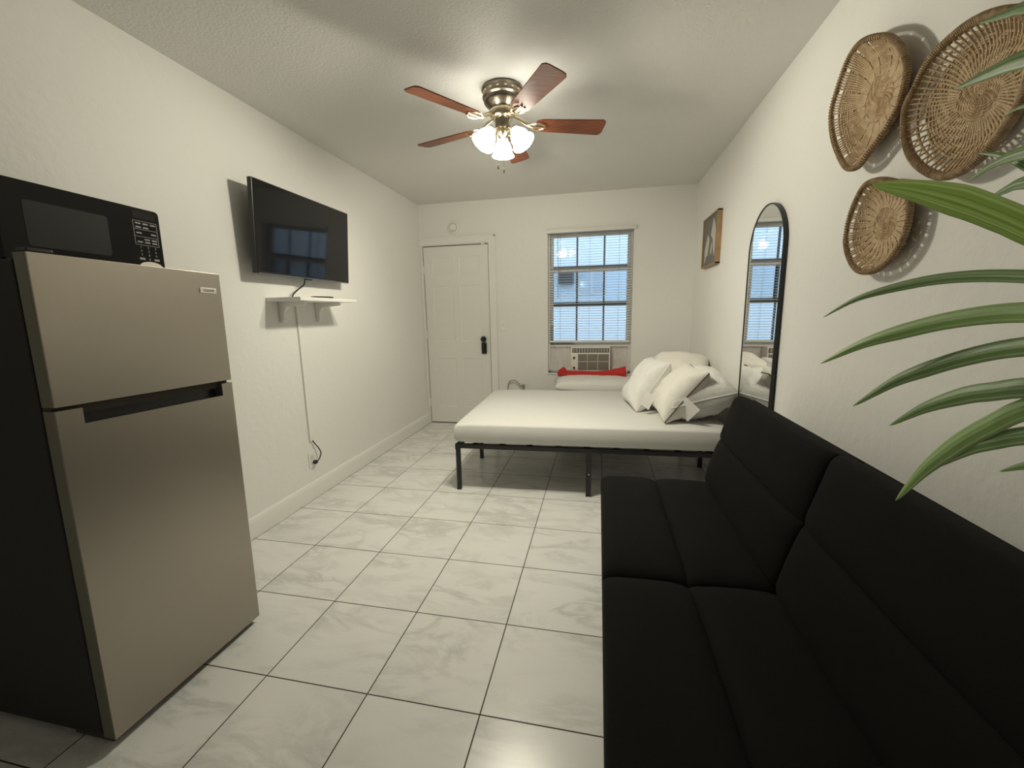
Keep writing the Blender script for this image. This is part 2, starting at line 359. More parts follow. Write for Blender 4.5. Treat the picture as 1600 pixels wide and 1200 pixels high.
# window: reveal, two sashes, muntins, panes
win = thing('window_1', 'double hung window with grey muntins above air conditioner', 'window', (WX0, YB, 0)); struct(win)
ww = WX1-WX0
b = MB()
for lo, hi in (((0, .06, WZ0), (.022, .15, WZ1)), ((ww-.022, .06, WZ0), (ww, .15, WZ1)), ((0, .06, WZ1-.022), (ww, .15, WZ1)), ((0, .06, WZ0), (ww, .15, WZ0+.018))): b.box(lo, hi, .002)
b.build('window_frame', M['sash_w'], win)
b = MB()
b.box((-.014, -.012, WZ0-.016), (ww+.014, .06, WZ0), .003).box((-.012, -.004, WZ0), (0, .004, WZ1+.01), .001).box((ww, -.004, WZ0), (ww+.012, .004, WZ1+.01), .001)
b.build('window_sill', M['trim'], win)
def sash(name, y, z0, z1, bars, zb, prot=(0, 0, 0)):
    f = bpy.data.objects.new(name, None); C.objects.link(f); f.parent = win
    b = MB(); t = .030
    b.box((.022, y-.012, z0), (.022+t, y+.012, z1), .002).box((ww-.022-t, y-.012, z0), (ww-.022, y+.012, z1), .002)
    b.box((.022, y-.014, z0), (ww-.022, y+.014, z0+.036), .002).box((.022, y-.014, z1-.036), (ww-.022, y+.014, z1), .002)
    b.build('sash_frame', M['sash_w'], f); b = MB()
    for x in bars: b.box((x-.009, y-.008, z0), (x+.009, y+.008, z1))
    for z in zb: b.box((.05, y-.008, z-.011), (ww-.05, y+.008, z+.011))
    if zb[0] > 1.5: b.box((.03, y-.012, z0+.010), (ww-.03, y+.016, z0+.034)); b.box((.05, y-.010, 1.742), (ww-.05, y+.010, 1.766))
    b.build('muntin_grid', M['sash'], f)
    MB().box((.024-ww/2, -.0015, (z0-z1)/2+.004), (ww/2-.024, .0015, (z1-z0)/2-.004)).build('pane', M['glass'], f, (ww/2, y, (z0+z1)/2), prot)
sash('lower_sash', .082, .920, 1.735, (.305, .590), (1.345,), (math.radians(-1.5), 0, math.radians(.8)))
sash('upper_sash', .122, 1.350, WZ1-.022, (.305, .590), (1.730,))
# mini blind hanging inside the reveal
bl = thing('window_blind', 'white horizontal mini blind lowered over the window with open slats', 'blind', (WX0, YB, 0))
MB().box((-.020, -.030, 2.092), (ww+.022, .012, 2.130), .003).build('headrail', M['sash_w'], bl)
b = MB(); z = 2.083
while z > .985:
    pr = [(-.0125, -.0015), (-.006, .0008), (0, .0016), (.006, .0012), (.0125, -.0004), (.0125, -.0009), (.006, .0007), (0, .0011), (-.006, .0003), (-.0125, -.002)]
    b.prism(pr, 0, ww-.026, M=basis((0, .990, .14), (0, -.14, .990), (1, 0, 0), (.013, .028, z))); z -= .0265
b.build('slats', M['slat'], bl)
MB().box((.012, .014, .952), (ww-.012, .042, .974), .003).build('bottom_rail', M['sash_w'], bl)
b = MB()
for x in (.13, .44, .74):
    for y in (.014, .042): b.tube([(x, y, 2.09), (x, y, .965)], .0009, 4)
b.build('ladder_cord', M['cord_g'], bl)
MB().tube([(.105, .004, 2.09), (.112, .003, 1.70), (.108, .004, 1.42)], .003, 6).build('tilt_wand', M['cord_g'], bl)
# the yard beyond the glass
struct(MB().box((-6, YB+WT, -.12), (9, 13, -.02)).build('ground', M['out_ground']))
nb = thing('neighbouring_building', 'pale rendered building wall seen through the window blind', 'building', (2.0, 8.2, 0))
MB().box((-7, 0, -.02), (7, .3, 4.2)).build('facade', M['out_wall'], nb)
f = MB().box((-.42, -.02, 1.60), (.10, .02, 2.10)).box((-.18, -.024, 1.60), (-.14, .0, 2.10)).build('facade_window', M['sash_w'], nb)
MB().box((-.38, -.023, 1.64), (.06, -.019, 2.06)).build('facade_pane', mat('pale_pane', (.55, .62, .68), .1), f)
ac2 = thing('outdoor_condenser', 'dark grey wall unit on the building opposite, seen through the blind', 'air conditioner', (1.37, 8.188, 1.93))
MB().box((-.14, -.22, -.13), (.14, 0, .13), .01).build('unit_case', M['out_dark'], ac2)
b = MB()
for k in range(7): b.box((-.12, -.228, -.11+k*.033), (.12, -.218, -.095+k*.033))
b.build('unit_grille', M['gap'], ac2)
# ---------------------------------------------------------------- refrigerator and microwave
fr = thing('refrigerator', 'tall two door stainless steel refrigerator with black sides', 'refrigerator', (0, 1.052, 0), (math.radians(-1.0), 0, 0))
fw = .272
MB().box((.035, -fw, .03), (.528, fw, 1.432), .006).build('cabinet', M['black_case'], fr)
MB().box((.40, -fw+.01, .006), (.555, fw-.01, .05), .003).build('kick_plate', M['black_plastic'], fr)
for x in (.07, .50):
    for s in (-1, 1): MB().lathe([(0, 0), (.02, 0), (.02, .012), (.012, .012), (.012, .034), (0, .034)], 16, M=T(x, s*.22, .0045)).build('foot', M['black_plastic'], fr)
def fdoor(name, z0, z1, scoop):
    d = bpy.data.objects.new(name, None); C.objects.link(d); d.parent = fr
    y0, y1 = -fw, fw; x0, x1 = .534, .580
    if scoop:                                    # long pull recess cut into the upper edge
        poly = [(y0, z0), (y1, z0), (y1, z1), (y1-.045, z1), (y1-.045, z1-.045), (y0+.060, z1-.045), (y0+.060, z1), (y0, z1)]
        b = MB().prism(poly, 0, .006, M=basis((0, 1, 0), (0, 0, 1), (1, 0, 0), (x1-.006, 0, 0)))
        b.box((x1-.008, y0+.001, z0+.002), (x1-.001, y0+.003, z1-.002))
        b.build('steel_skin', M['steel'], d)
        MB().box((x0, y0, z0), (x1-.006, y1, z1-.046), .002).box((x0, y0, z1-.05), (x1-.006, y0+.060, z1), .002).box((x0, y1-.045, z1-.05), (x1-.006, y1, z1), .002).build('door_edge', M['steel_side'], d)
        MB().box((x0, y0+.060, z1-.046), (x0+.012, y1-.045, z1-.002)).box((x0, y0+.061, z1-.050), (x1-.004, y1-.046, z1-.0455)).build('pull_recess', M['black_plastic'], d)
    else:
        MB().box((x1-.006, y0, z0), (x1, y1, z1), .002).build('steel_skin', M['steel'], d)
        MB().box((x0, y0, z0), (x1-.006, y1, z1), .002).build('door_edge', M['steel_side'], d)
    return d
fz = fdoor('freezer_door', 1.046, 1.446, False); fdoor('lower_door', .030, 1.036, True)
MB().box((.53, -fw+.004, 1.02), (.560, fw-.004, 1.05)).build('door_gasket', M['gap'], fr)
MB().box((.536, -fw+.005, 1.446), (.575, -fw+.06, 1.458), .004).build('hinge_cover', M['black_plastic'], fr)
bd = MB().box((.579, .185, 1.372), (.5825, .250, 1.391), .001).build('badge', M['badge'], fz)
text_mesh('badge_lettering', 'VISSANI', .0125, M['badge_txt'], bd, basis((0, 1, 0), (0, 0, 1), (1, 0, 0), (.5826, .218, 1.3815)))

mw = thing('microwave', 'compact black microwave oven sitting on top of the refrigerator', 'microwave', (0, 1.052, 1.434), (math.radians(-1.0), 0, 0))
y0, y1, z0, z1 = -.172, .268, .010, .238
MB().box((.035, y0, z0), (.355, y1, z1), .006).build('case', M['black_case'], mw)
for x in (.07, .32):
    for y in (y0+.04, y1-.04): MB().lathe([(0, 0), (.012, 0), (.014, .012), (0, .012)], 14, M=T(x, y, .0)).build('foot', M['black_plastic'], mw)
def rrect(a, b, c, d, r, n=6):
    o = []; rl, rr = r if isinstance(r, tuple) else (r, r)
    for cx, cy, s, r in ((b-rr, c+rr, -90, rr), (b-rr, d-rr, 0, rr), (a+rl, d-rl, 90, rl), (a+rl, c+rl, 180, rl)):
        o += [(cx+r*math.cos(math.radians(s+90*k/n)), cy+r*math.sin(math.radians(s+90*k/n))) for k in range(n+1)]
    return o
FX = basis((0, 1, 0), (0, 0, 1), (1, 0, 0))
dr = MB().prism(rrect(y0, .159, z0, z1, (.012, .001)), .355, .372, M=FX).build('oven_door', M['panel'], mw)
MB().prism(rrect(y0+.055, .095, z0+.048, z1-.052, .010), .3718, .3728, M=FX).build('door_window', M['grey_mesh'], dr)
cp = MB().prism(rrect(.160, y1, z0, z1, (.001, .014)), .355, .371, M=FX).build('control_panel', M['panel'], mw)
MB().prism(rrect(.178, .254, .203, .227, .003), .3708, .3715, M=FX).build('display', M['black_gloss'], cp)
b = MB()
for yy in (.176, .256): b.box((.3708, yy-.0006, .112), (.3714, yy+.0006, .194))
for zz in (.112, .141, .166, .194): b.box((.3708, .176, zz-.0006), (.3714, .256, zz+.0006))
for r, zz in enumerate((.186, .173, .153, .132, .122)):
    for c in range(3):
        if (r+c) % 4 != 3: b.box((.3708, .183+c*.025, zz-.0022), (.3714, .201+c*.025, zz+.0022))
b.build('function_keys', M['key'], cp)
for c, nm in ((0, 'stop_key'), (2, 'start_key')): MB().box((.3708, .183+c*.025, .0600), (.3714, .201+c*.025, .0670)).build(nm, M['key'], cp)
for i, ch in enumerate('1234567890'):
    c = i % 3 if i < 9 else 1; rr = i//3
    text_mesh('digit', ch, .0105, M['key'], cp, basis((0, 1, 0), (0, 0, 1), (1, 0, 0), (.3711, .192+c*.025, .104-rr*.0135)))
MB().prism([(.180, .030), (.258, .030)]+[(.258-.078*k/10, .042+.013*math.sin(PI*k/10)**.6) for k in range(11)], .3705, .3735, M=FX).build('open_button', M['badge'], cp)

# ---------------------------------------------------------------- television, shelf, cords
tv = thing('television', 'black flat screen television mounted on the left wall, tilted slightly down', 'television', (.098, 2.510, 1.781), (0, math.radians(4.2), 0))
MB().box((-.018, -.447, -.255), (.012, .447, .255), .005).build('tv_case', M['black_plastic'], tv)
MB().box((.011, -.439, -.240), (.0135, .439, .248)).build('screen', M['screen'], tv)
MB().box((-.050, -.30, -.19), (-.017, .30, .06), .012).build('rear_housing', M['black_plastic'], tv)
MB().box((-.006, -.030, -.263), (.010, .030, -.253), .002).build('sensor_housing', M['black_plastic'], tv)
MB().box((.0125, -.430, -.2525), (.0140, .430, -.2500)).build('bezel_strip', M['chrome'], tv)
MB().box((-.083, -.16, -.10), (-.045, .16, .08), .003).build('wall_bracket', M['black_metal'], tv)

sh = thing('wall_shelf', 'narrow white wall shelf on two brackets under the television', 'shelf', (0, 2.505, 1.388))
MB().box((0, -.297, -.012), (.242, .297, .010), .003).build('shelf_board', M['trim'], sh)
for y in (-.185, .165):
    pr = [(0, -.012), (0, -.145), (.022, -.145), (.030, -.130), (.034, -.075), (.060, -.045), (.185, -.034), (.190, -.012)]
    MB().prism(pr, -.016, .016, M=basis((1, 0, 0), (0, 0, 1), (0, 1, 0), (0, y, 0)), bev=.003).build('bracket', M['trim'], sh)
rc = thing('remote_control', 'slim black remote control lying on the white wall shelf', 'remote', (.105, 2.60, 1.399), (0, 0, math.radians(68)))
MB().box((-.075, -.021, 0), (.075, .021, .016), .006, seg=3).build('remote_body', M['black_plastic'], rc)
b = MB()
for i in range(7):
    for j in range(3): b.box((-.058+i*.017, -.014+j*.011, .0155), (-.048+i*.017, -.008+j*.011, .0175))
b.build('remote_buttons', M['grey_mesh'], rc)
o = MB().tube(smooth([(.075, 2.480, 1.530), (.072, 2.472, 1.49), (.050, 2.435, 1.455), (.030, 2.415, 1.425), (.016, 2.412, 1.3985)], 8), .0045, 8).build('tv_cord', M['black_plastic'])
tag(o, 'black power cord dropping from the television to the shelf', 'cord')
o = MB().box((0, 2.452, .415), (.013, 2.474, 1.376), .003).build('cable_raceway', M['trim'])
tag(o, 'narrow white cable raceway running down the left wall below the shelf', 'cable cover')
ou = thing('wall_outlet', 'white duplex outlet low on the left wall below the cable raceway', 'outlet', (0, 2.463, .282))
MB().box((0, -.035, -.058), (.006, .035, .058), .003).build('cover_plate', M['trim'], ou)
for z in (-.021, .021):
    r = MB().box((.005, -.017, z-.015), (.010, .017, z+.015), .003).build('receptacle', M['ac'], ou)
    MB().box((.0095, -.008, z-.004), (.0103, -.006, z+.006)).box((.0095, .006, z-.004), (.0103, .008, z+.006)).build('slot', M['dark'], r)
o = MB().tube(smooth([(.007, 2.476, .420), (.016, 2.486, .395), (.026, 2.512, .35), (.034, 2.520, .315), (.036, 2.505, .288), (.034, 2.492, .272), (.030, 2.478, .262)], 8), .004, 8).box((.010, 2.455, .248), (.036, 2.482, .274), .006).build('plug_cord', M['black_plastic'])
tag(o, 'short black cord plugged into the outlet under the raceway', 'cord')
o = MB().box((0, -.036, -.058), (.005, .036, .058), .003).lathe([(0, .006), (.003, .006), (.003, 0)], 10, M=T(0, 0, .04) @ RY(90)).build('blank_cover_plate', M['trim'], None, (0, 3.85, .90))
tag(o, 'painted blank cover plate on the left wall between shelf and door', 'wall plate')
sw = thing('light_switch', 'white light switch on the far wall right of the door', 'switch', (.940, YB, 1.150))
MB().box((-.036, -.006, -.058), (.036, 0, .058), .003).build('cover_plate', M['trim'], sw)
MB().box((-.006, -.018, -.004), (.006, -.004, .014), .002).build('toggle', M['ac'], sw)
sd = thing('smoke_alarm', 'round white smoke alarm on the wall above the door', 'smoke alarm', (.407, YB, 2.215))
MB().lathe([(0, .036), (.030, .036), (.038, .030), (.060, .026), (.066, .018), (.068, 0), (0, 0)], 40, M=RX(90)).build('alarm_body', M['trim'], sd)
MB().lathe([(.040, .030), (.044, .033), (.048, .030)], 40, M=RX(90), cap=False).build('vent_ring', M['vent'], sd)
MB().lathe([(0, .040), (.010, .040), (.012, .035), (0, .035)], 20, M=T(0, 0, -.03) @ RX(90)).build('test_button', M['ac'], sd)

# ---------------------------------------------------------------- window air conditioner and the things under it
ac = thing('window_air_conditioner', 'small ivory window air conditioner under the raised lower sash', 'air conditioner', (1.898, YB, .640))
AW = .208
MB().box((-AW, -.035, 0), (AW, .42, .268), .006).build('casing', M['ac'], ac)
b = MB().box((-AW+.016, -.040, .208), (AW-.012, -.034, .252))
b.build('air_outlet', M['dark'], ac)
b = MB()
for k in range(13): b.box((-.175+k*.029, -.044, .210), (-.171+k*.029, -.037, .250))
for z in (.222, .237): b.box((-.19, -.043, z-.0015), (.194, -.038, z+.0015))
b.build('outlet_louvres', M['ac'], ac)
b = MB().box((-.130, -.0385, .018), (AW-.014, -.034, .190))
for k in range(22): b.box((-.128, -.041, .022+k*.0076), (AW-.016, -.038, .0255+k*.0076))
b.build('intake_grille', M['ac_grille'], ac)
b = MB()
for x in (-.03, .08): b.box((x-.002, -.043, .018), (x+.002, -.038, .190))
b.box((-.13, -.043, .108), (AW-.014, -.038, .112)); b.build('grille_bars', M['ac'], ac)
for z in (.150, .042):
    MB().lathe([(0, .022), (.010, .022), (.012, 0), (0, 0)], 20, M=T(-.172, -.035, z) @ RX(90)).build('knob', M['dark'], ac)
for s, x0, x1 in ((-1, WX0-1.898+.022, -AW), (1, AW, WX1-1.898-.022)):
    n = 9; pts = []
    for k in range(n*2+1): pts.append((x0+(x1-x0)*k/(2*n), .072 + (.020 if k % 2 else 0)))
    poly = pts+[(x, y+.003) for x, y in reversed(pts)]
    MB().prism(poly, .002, .276).build('accordion_panel', M['ac_pink'], ac, ang=10)
b = MB().box((WX0-1.898+.022, .055, .262), (WX1-1.898-.022, .10, .282), .002).box((WX0-1.898+.022, .055, -.002), (WX1-1.898-.022, .10, .012), .002)
b.build('mounting_rail', M['sash_w'], ac)
cu = MB().puff(.84, .40, .15, p=3.2, n=26, wr=.006, seed=3).build('white_cushion', M['white_fab'], None, (1.98, 4.335, .548), (math.radians(5), 0, 0), ang=80)
tag(cu, 'plain white cushion lying behind the bed below the window', 'cushion')
def red_cloth():
    pts = smooth([(1.555, 4.435, .628), (1.60, 4.425, .640), (1.66, 4.42, .634), (1.80, 4.415, .634), (1.95, 4.41, .630), (2.08, 4.405, .630), (2.18, 4.40, .634), (2.262, 4.395, .642)], 6)
    b = bmesh.new(); rings = []; n = 28; N = len(pts)
    for i, p in enumerate(pts):
        t = i/(N-1)
        hz = .026+.010*math.exp(-((t-.09)/.05)**2)+.044*max(0, (t-.5)/.5)**1.3
        hy = .045+.02*max(0, (t-.5)/.5)
        if t < .05: hz *= .4+12*t; hy *= .5+10*t
        ring = []
        for k in range(n):
            a = 2*PI*k/n
            w = 1+.10*math.sin(5*a+7*t)+.12*noise.noise(Vector((t*9, math.cos(a)*1.6, math.sin(a)*1.6)))
            ring.append(b.verts.new((p.x, p.y+math.cos(a)*hy*w, p.z+math.sin(a)*hz*w)))
        rings.append(ring)
    for A, B in zip(rings, rings[1:]):
        for k in range(n): b.faces.new((A[k], A[(k+1) % n], B[(k+1) % n], B[k]))
    b.faces.new(rings[0]); b.faces.new(rings[-1])
    m = MB(); m._merge(b)
    m.puff(.060, .055, .060, p=2.2, n=12, wr=.006, seed=9, M=T(1.618, 4.425, .668))
    m.puff(.050, .09, .07, p=2.2, n=12, wr=.006, seed=4, M=T(2.235, 4.40, .672) @ RY(20))
    return m
tag(red_cloth().build('red_cloth', M['red'], ang=70), 'rolled red cloth lying along the foot of the air conditioner', 'cloth')
o = MB().tube(smooth([(1.600, 4.505, .618), (1.565, 4.47, .612), (1.535, 4.455, .57), (1.530, 4.46, .52), (1.548, 4.47, .47), (1.555, 4.48, .40)], 7), .005, 8).build('appliance_cord', M['cord_w'])
tag(o, 'off white cord hanging below the window at the left of the red cloth', 'cord')
o = MB().tube(smooth([(.975, 4.520, .30), (.985, 4.515, .45), (1.005, 4.51, .515), (1.055, 4.505, .535), (1.105, 4.505, .510), (1.135, 4.505, .472), (1.160, 4.51, .470), (1.17, 4.52, .35)], 7), .006, 8).box((1.145, 4.49, .460), (1.180, 4.525, .490), .006).build('looped_cable', M['cord_g'])
tag(o, 'grey cable looping up behind the far edge of the bed', 'cable')

# ---------------------------------------------------------------- bed
BL_, BD = 1.870, 1.375; byaw = math.radians(1.6)
bf = thing('bed_frame', 'low black metal platform bed frame under the white mattress', 'bed frame', (.975, 2.745, 0), (0, 0, byaw))
b = MB(); z0, z1 = .318, .350
b.box((0, 0, z0), (BL_, .030, z1), .003).box((0, BD-.030, z0), (BL_, BD, z1), .003).box((0, 0, z0), (.030, BD, z1), .003).box((BL_-.03, 0, z0), (BL_, BD, z1), .003).box((0, BD/2-.015, z0), (BL_, BD/2+.015, z1), .003)
b.box((-.003, -.003, z0-.01), (.034, .034, z1), .004)
b.build('rail', M['black_metal'], bf)
for k in range(9): MB().box((.12+k*.2, .02, z1-.012), (.16+k*.2, BD-.02, z1-.001)).build('slat', M['black_metal'], bf)
for x in (0, BL_*.5, BL_-.030):
    for y in (0, BD/2-.015, BD-.030):
        L = MB().box((x, y, .004), (x+(.030 if x != BL_*.5 else .036), y+.030, z0+.004), .003).build('leg', M['black_metal'], bf)
        MB().box((x-.001, y-.001, 0), (x+(.031 if x != BL_*.5 else .037), y+.031, .012), .002).build('foot_cap', M['black_plastic'], L)
        if x == BL_*.5 and y == 0:
            MB().lathe([(0, .004), (.005, .003), (.006, 0), (0, 0)], 12, M=T(x+.020, 0, .165) @ RX(90)).build('bolt', M['chrome'], L)
ma = thing('mattress', 'bare white mattress on the black metal bed frame', 'mattress', (.975, 2.745, 0), (0, 0, byaw))
MB().puff(BL_+.012, BD+.012, .158, p=15, pt=11, n=44, wr=.0016, seed=2, M=T(BL_/2, BD/2, .430)).build('mattress_body', M['white_fab'], ma, ang=80)

# ---------------------------------------------------------------- pillows
def pillow(label, mt, size, loc, rot, seed, piping=False, tagspec=None, wr=.010, rest=True):
    p = thing('pillow', label, 'pillow', loc, tuple(math.radians(a) for a in rot), 'pillows heaped at the wall end of the bed')
    lx, ly, t = size
    MB().puff(lx, ly, t, p=3.0, pt=2.5, n=34, wr=wr, seed=seed, bow=.07).build('pillow_body', mt, p, ang=80)
    pts = []; n = 20
    for sgn in range(4):
        for k in range(n):
            q = -1+2*k/n
            u, v = ((q, -1), (1, q), (-q, 1), (-1, -q))[sgn]
            e = 1-.07*(1-abs(v)**1.5)*abs(u)**2; e2 = 1-.07*(1-abs(u)**1.5)*abs(v)**2
            pts.append((u*lx/2*e, v*ly/2*e2, 0))
    MB().tube(pts, .0042 if piping else .0038, 6, close=True).build('piping' if piping else 'seam', M['piping'] if piping else mt, p)
    if rest:
        bpy.context.view_layer.update()
        low = min((ch.matrix_world @ v.co).z for ch in p.children if ch.name.startswith('pillow_body') for v in ch.data.vertices)
        p.location.z += .503-low
    if tagspec:
        for (tl, tr, tw, th) in tagspec:
            tg_ = MB().box((-tw/2, -.0006, -th), (tw/2, .0006, 0)).build('fabric_tag', M['paper'], p)
            bpy.context.view_layer.update(); tg_.matrix_local = p.matrix_world.inverted() @ (T(*tl) @ RZ(tr[2]) @ RY(tr[1]) @ RX(tr[0]))
    return p
pillow('white quilted pillow standing on edge nearest the window, showing a white tag', M['pillow'], (.44, .46, .22), (2.36, 3.46, .70), (0, -57, 8), 1.3, False, [((2.375, 3.215, .655), (-28, 38, 10), .085, .12)], wr=.016)
pillow('cream pillow with dark piping lying against the corner behind the other pillows', M['pillow_c'], (.46, .52, .25), (2.640, 3.64, .785), (13, 2, -14), 2.1, True, rest=False, wr=.014)
pillow('cream pillow in the middle front of the heap with dark lower piping', M['pillow_c'], (.43, .50, .23), (2.555, 3.14, .665), (0, -52, 2), 5.7, True, [((2.60, 2.865, .665), (20, 40, -25), .12, .14)], wr=.016)
pillow('white crumpled pillow against the wall beside the mirror, half hidden by the sofa', M['pillow'], (.41, .56, .33), (2.685, 3.165, .68), (3, -17, -4), 8.2, False, wr=.026)

# ---------------------------------------------------------------- mirror and picture on the right wall
mr = thing('arched_mirror', 'tall arched mirror with thin black frame leaning on the right wall', 'mirror', (W-.024, 2.636, 0), (0, math.radians(.2), math.radians(.42)))
mwid, mh = .490, 1.838
def arch(w, h, n=28, z0=0):
    r = w/2; return [(-r, z0), (r, z0)]+[(r*math.cos(PI*k/n), h-r+r*math.sin(PI*k/n)) for k in range(n+1)]
MX = basis((0, 1, 0), (0, 0, 1), (1, 0, 0))
def frame_ring():
    o_, i_ = arch(mwid, mh), arch(mwid-.014, mh-.007, z0=.007); b = bmesh.new(); d0, d1 = -.008, .010
    O0 = [b.verts.new((d0, *p)) for p in o_]; O1 = [b.verts.new((d1, *p)) for p in o_]
    I0 = [b.verts.new((d0, *p)) for p in i_]; I1 = [b.verts.new((d1, *p)) for p in i_]; n = len(o_)
    for k in range(n):
        l = (k+1) % n
        for A, B in ((O0, O1), (I0, I1), (O0, I0), (O1, I1)): b.faces.new((A[k], A[l], B[l], B[k]))
    m = MB(); m._merge(b); return m
frame_ring().build('mirror_frame', M['black_metal'], mr)
MB().prism(arch(mwid-.016, mh-.008, z0=.006), -.005, -.001, M=MX).build('mirror_glass', M['mirror'], mr)
MB().prism(arch(mwid-.016, mh-.008, z0=.006), -.0005, .008, M=MX).build('backing_board', M['dark'], mr)

pc = thing('framed_picture', 'small framed grey and white picture with wooden edge beside the mirror', 'picture', (W, 3.850, 1.838))
pw, ph, pd = .46, .408, .036
b = MB()
for lo, hi in (((-pd, -pw/2, -ph/2), (0, -pw/2+.012, ph/2)), ((-pd, pw/2-.012, -ph/2), (0, pw/2, ph/2)), ((-pd, -pw/2, ph/2-.012), (0, pw/2, ph/2)), ((-pd, -pw/2, -ph/2), (0, pw/2, -ph/2+.012))): b.box(lo, hi, .0015)
b.build('picture_frame', M['oak'], pc)
cv = MB().box((-.027, -pw/2+.010, -ph/2+.010), (-.008, pw/2-.010, ph/2-.010)).build('canvas', M['canvas'], pc)
PX = basis((0, -1, 0), (0, 0, 1), (-1, 0, 0), (-.0268, 0, 0))
b = MB()
b.prism([(.155, -.14), (.17, .05), (.150, .10), (.115, .135), (.085, .165), (.055, .10), (.02, .04), (.06, .02), (.09, .0), (.10, -.05), (.12, -.10)], 0, .002, M=PX)
b.prism([(-.15, -.17), (-.11, -.12), (-.06, -.11), (-.03, -.03), (-.02, .02), (-.07, .06), (-.12, .0), (-.16, -.06)], 0, .002, M=PX)
b.prism([(.02, -.09), (.06, -.02), (.08, -.06), (.055, -.12)], 0, .002, M=PX)
b.build('painted_shape', M['canvas_w'], cv)

# ---------------------------------------------------------------- woven baskets on the right wall
B1 = [(1.68, 2.116), (1.778, 2.162), (1.847, 2.171), (1.899, 2.142), (1.942, 2.085), (1.969, 2.015), (1.941, 1.921), (1.883, 1.835), (1.816, 1.767), (1.742, 1.748), (1.678, 1.779), (1.614, 1.812), (1.57, 1.853), (1.549, 1.9), (1.545, 1.954), (1.571, 2.01), (1.617, 2.067)]
B3 = [(1.652, 1.68), (1.715, 1.681), (1.756, 1.646), (1.788, 1.59), (1.796, 1.518), (1.769, 1.457), (1.715, 1.406), (1.65, 1.386), (1.577, 1.393), (1.517, 1.429), (1.482, 1.481), (1.475, 1.545), (1.494, 1.594), (1.537, 1.636), (1.596, 1.664)]
B2 = [(1.233, 1.91), (1.269, 1.928), (1.307, 1.942), (1.356, 1.952), (1.403, 1.952), (1.453, 1.944), (1.492, 1.922), (1.521, 1.884), (1.546, 1.855), (1.546, 1.809), (1.53, 1.751), (1.498, 1.699), (1.453, 1.655), (1.396, 1.617), (1.352, 1.6), (1.309, 1.598), (1.271, 1.607), (1.233, 1.624), (1.204, 1.649), (1.184, 1.673), (1.167, 1.702), (1.159, 1.741), (1.156, 1.787), (1.168, 1.84), (1.197, 1.884)]
def basket(label, outline, depth, dense, bands, nsp, rim_r, tilt=0):
    """shallow woven tray: coiled centre by the wall, openwork side, thick rim"""
    cy = sum(p[0] for p in outline)/len(outline); cz = sum(p[1] for p in outline)/len(outline)
    t = thing('woven_basket', label, 'basket', (W, cy, cz), (0, 0, 0), 'woven baskets on the right wall')
    ol = smooth([(0, (p[0]-cy)*.985, (p[1]-cz)*.985) for p in outline], 8, True); N = len(ol)
    def dep(s): return -.010 - (depth-.010)*max(0, (s-.60)/.40)**1.4
    def ring(s, wob=0, n=None):
        n = n or N; out = []
        for k in range(n):
            p = ol[int(k*N/n) % N]; a = 2*PI*k/n
            e = s*(1+wob*noise.noise(Vector((math.cos(a)*3, math.sin(a)*3, s*20))))
            # towards the centre the coil turns round
            r = math.hypot(p.y, p.z); rm = .5*(r)+.5*.17 if s < .5 else r
            f = rm/r if s < .5 else 1
            out.append((dep(s), p.y*e*(f*(1-s*2)+s*2 if s < .5 else 1), p.z*e*(f*(1-s*2)+s*2 if s < .5 else 1)))
        return out
    b = MB()
    s = .03; k = 0
    R0 = sum(math.hypot(p.y, p.z) for p in ol)/N
    step = .0062/R0
    while s < dense:
        pts = ring(s, .012, 56); amp = .0016
        pts = [(x+amp*math.sin(q*PI/2+k*1.6), y, z) for q, (x, y, z) in enumerate(pts)]
        b.tube(pts, .0038, 5, close=True); s += step; k += 1
    b.build('coiled_centre', M['raffia'], t, ang=80)
    b = MB()                                     # radial strands laced over the coils and across the openwork
    for q in range(nsp):
        i = int(q*N/nsp) % N; p = ol[i]; pts = []
        for sv in (dense*.42, dense*.62, dense*.8, dense, *[v for bnd in bands for v in bnd], .985):
            e = sv; pts.append((dep(sv)-(.0022 if sv <= dense else .0035), p.y*e, p.z*e))
        b.tube(pts, .0029, 5)
    for (a_, c_) in bands:
        for q in range(nsp):
            i = int(q*N/nsp) % N; j = int((q+1)*N/nsp) % N
            if q % 2: continue
            b.tube([(dep(a_), ol[i].y*a_, ol[i].z*a_), (dep(c_), ol[j].y*c_, ol[j].z*c_)], .0018, 5)
    b.build('spoke_strands', M['raffia_l'], t, ang=80)
    b = MB()
    for (a_, c_) in bands: b.tube(ring(c_), .0036, 6, close=True)
    if bands: b.build('lacing_ring', M['raffia'], t, ang=80)
    b = MB(); rp = ring(1.0)
    b.tube(rp, rim_r, 8, close=True, flat=1.0)
    for q in range(0, N*2, 2):                     # wrapping strands round the rim
        p = Vector(rp[(q//2) % N]); nx = Vector(rp[(q//2+1) % N]); p = p.lerp(nx, .5*(q % 2)); tg = (nx-Vector(rp[q//2 % N])).normalized()
        x = Vector((1, 0, 0)); y = tg.cross(x)
        lp = [p + (x*math.cos(a)+y*math.sin(a))*(rim_r+.0008)+tg*.004*(a/(2*PI)-.5) for a in [2*PI*k/6 for k in range(6)]]
        b.tube(lp, .0030, 5, close=True)
    b.build('basket_rim', M['raffia_d'], t, ang=80)
    return t
basket('medium woven basket tray with open spoked side, nearest the arched mirror', B1, .056, .88, [(.89, .90)], 120, .0075)
basket('largest woven basket tray with two rings of open holes, partly behind leaves', B2, .048, .79, [(.80, .875), (.885, .96)], 68, .0085)
basket('smallest woven basket tray hanging below the other two on the wall', B3, .044, .86, [(.87, .88)], 92, .0070)

